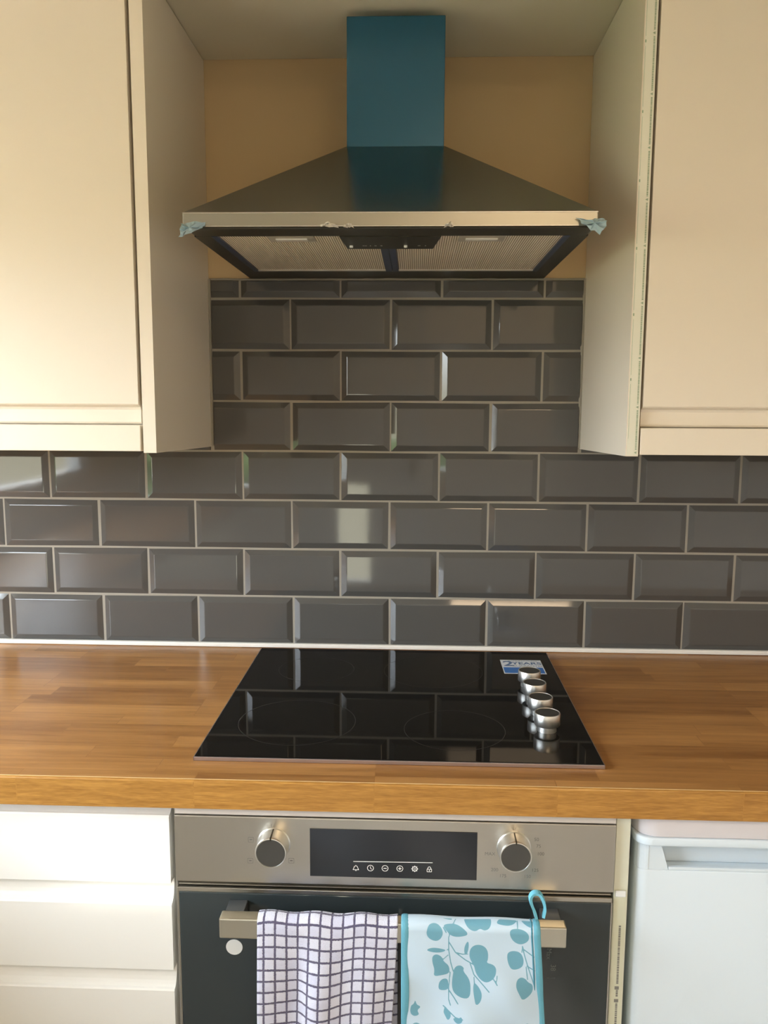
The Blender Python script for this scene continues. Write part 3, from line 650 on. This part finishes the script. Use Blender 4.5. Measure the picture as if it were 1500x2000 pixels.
# ------------------------------------------------------------------ oven housing side panel and fridge
pn = thing('base_end_panel', (.345, -.3, 0), 'cream upright end panel between the oven and the white fridge', 'panel')
box(.3335, .3530, -.5980, -.01, .0, .8685, .0008).build('board', mat('raw_cream_edge', (.72, .74, .62), .4), pn)
f = MB().box(.3345, .3505, -.5990, -.5983, .30, .7545); ef = f.build('edge_film', mat('edge_film_lower', (.68, .70, .55), .3), pn)
f = MB(); z = .33
while z < .70:
    h = random.uniform(.001, .003); f.poly([(.3425, -.5993, z), (.3455, -.5993, z), (.3455, -.5993, z+h), (.3425, -.5993, z+h)]); z += h+random.uniform(.0005, .001)
    if random.random() < .05: f.poly([(.3405, -.5993, z), (.3465, -.5993, z), (.3465, -.5993, z+.005), (.3405, -.5993, z+.005)]); z += .009
f.build('film_print', mark_m, ef)
box(.3355, .3500, -.6010, -.5992, .7455, .7545, .0015).build('hinge_clip', mat('clip_bright', (.85, .88, .88), .25), pn)
fr = thing('undercounter_fridge', (.64, -.3, 0), 'white undercounter fridge with a recessed grip handle, right of the oven', 'fridge')
box(.3680, .9200, -.5350, -.02, .02, .8600, .006).build('cabinet', fridge_grey, fr)
dx0, dx1, dyf, dyb = .3640, .9260, -.5950, -.5380
def rprism(x0, x1, yb, yf, z0, z1, r, mtl, name, par, n=8):
    m = MB(); P = [(x0, yb), (x0, yf+r)]+[(x0+r-r*math.cos(k/n*PI/2), yf+r-r*math.sin(k/n*PI/2)) for k in range(1, n+1)]+[(x1-r+r*math.sin(k/n*PI/2), yf+r-r*math.cos(k/n*PI/2)) for k in range(n+1)]+[(x1, yb)]
    m.prism([(x, y, z0) for x, y in P], (0, 0, z1-z0))
    o = m.build(name, mtl, par); bvm = o.modifiers.new('b', 'BEVEL'); bvm.width = .002; bvm.segments = 2; bvm.limit_method = 'ANGLE'; bvm.angle_limit = .7
    for p in o.data.polygons: p.use_smooth = abs(p.normal.z) < .5
    return o
rprism(dx0, dx1, dyb, dyf, .03, .7840, .016, fridge_m, 'door', fr)
hd = rprism(dx0, dx1, dyb, dyf+.022, .7840, .8240, .010, fridge_m, 'handle_recess', fr)
# front plate with trapezoid grip opening
m = MB(); gx = [dx0+.0165, .3960, .4065]; yb_ = dyf+.024
m.prism([(dx0+.0150, dyf+.0005, .7840), (.4080, dyf+.0005, .7840), (.3960, dyf+.0005, .8240), (dx0+.0150, dyf+.0005, .8240)], (0, .026, 0))
m.prism([(.8820, dyf+.0005, .7840), (dx1-.015, dyf+.0005, .7840), (dx1-.015, dyf+.0005, .8240), (.8940, dyf+.0005, .8240)], (0, .026, 0))
rr = .016; m.prism([(dx0, dyb, .7840), (dx0, dyf+rr, .7840)]+[(dx0+rr-rr*math.cos(k/8*PI/2), dyf+rr-rr*math.sin(k/8*PI/2), .7840) for k in range(1, 9)]+[(dx0+rr, dyb, .7840)], (0, 0, .04))
m.box(.4080, .8820, dyf+.0002, dyf+.006, .7840, .7885, .001)
m.build('grip_surround', fridge_m, fr)
rprism(dx0-.004, dx1+.004, dyb, dyf-.010, .8240, .8360, .022, fridge_m, 'top_trim', fr)
rprism(dx0-.003, dx1+.003, -.02, dyf-.008, .8360, .8640, .030, mat('fridge_fascia', (.70, .68, .71), .35), 'fascia', fr)

# ------------------------------------------------------------------ base units beyond the frame, seen in reflections
def base_unit(x0, x1, y0, y1, front, label):
    t = thing('base_cabinet', ((x0+x1)/2, (y0+y1)/2, 0), label, 'cabinet')
    box(x0, x1, y0, y1, .0, .8685).build('carcass', base_white, t)
    if front == 'x': box(x1+.001, x1+.018, y0+.004, y1-.02, .12, .85, .002).build('door', base_white, t)
    else: box(x0+.004, x1-.004, y0-.018, y0-.001, .12, .85, .002).build('door', base_white, t)
base_unit(XL+.002, -.875, -2.39, -.62, 'x', 'white base cabinet under the left return of the worktop')
base_unit(.94, XR-.002, -.575, -.01, 'y', 'white base cabinet right of the fridge')
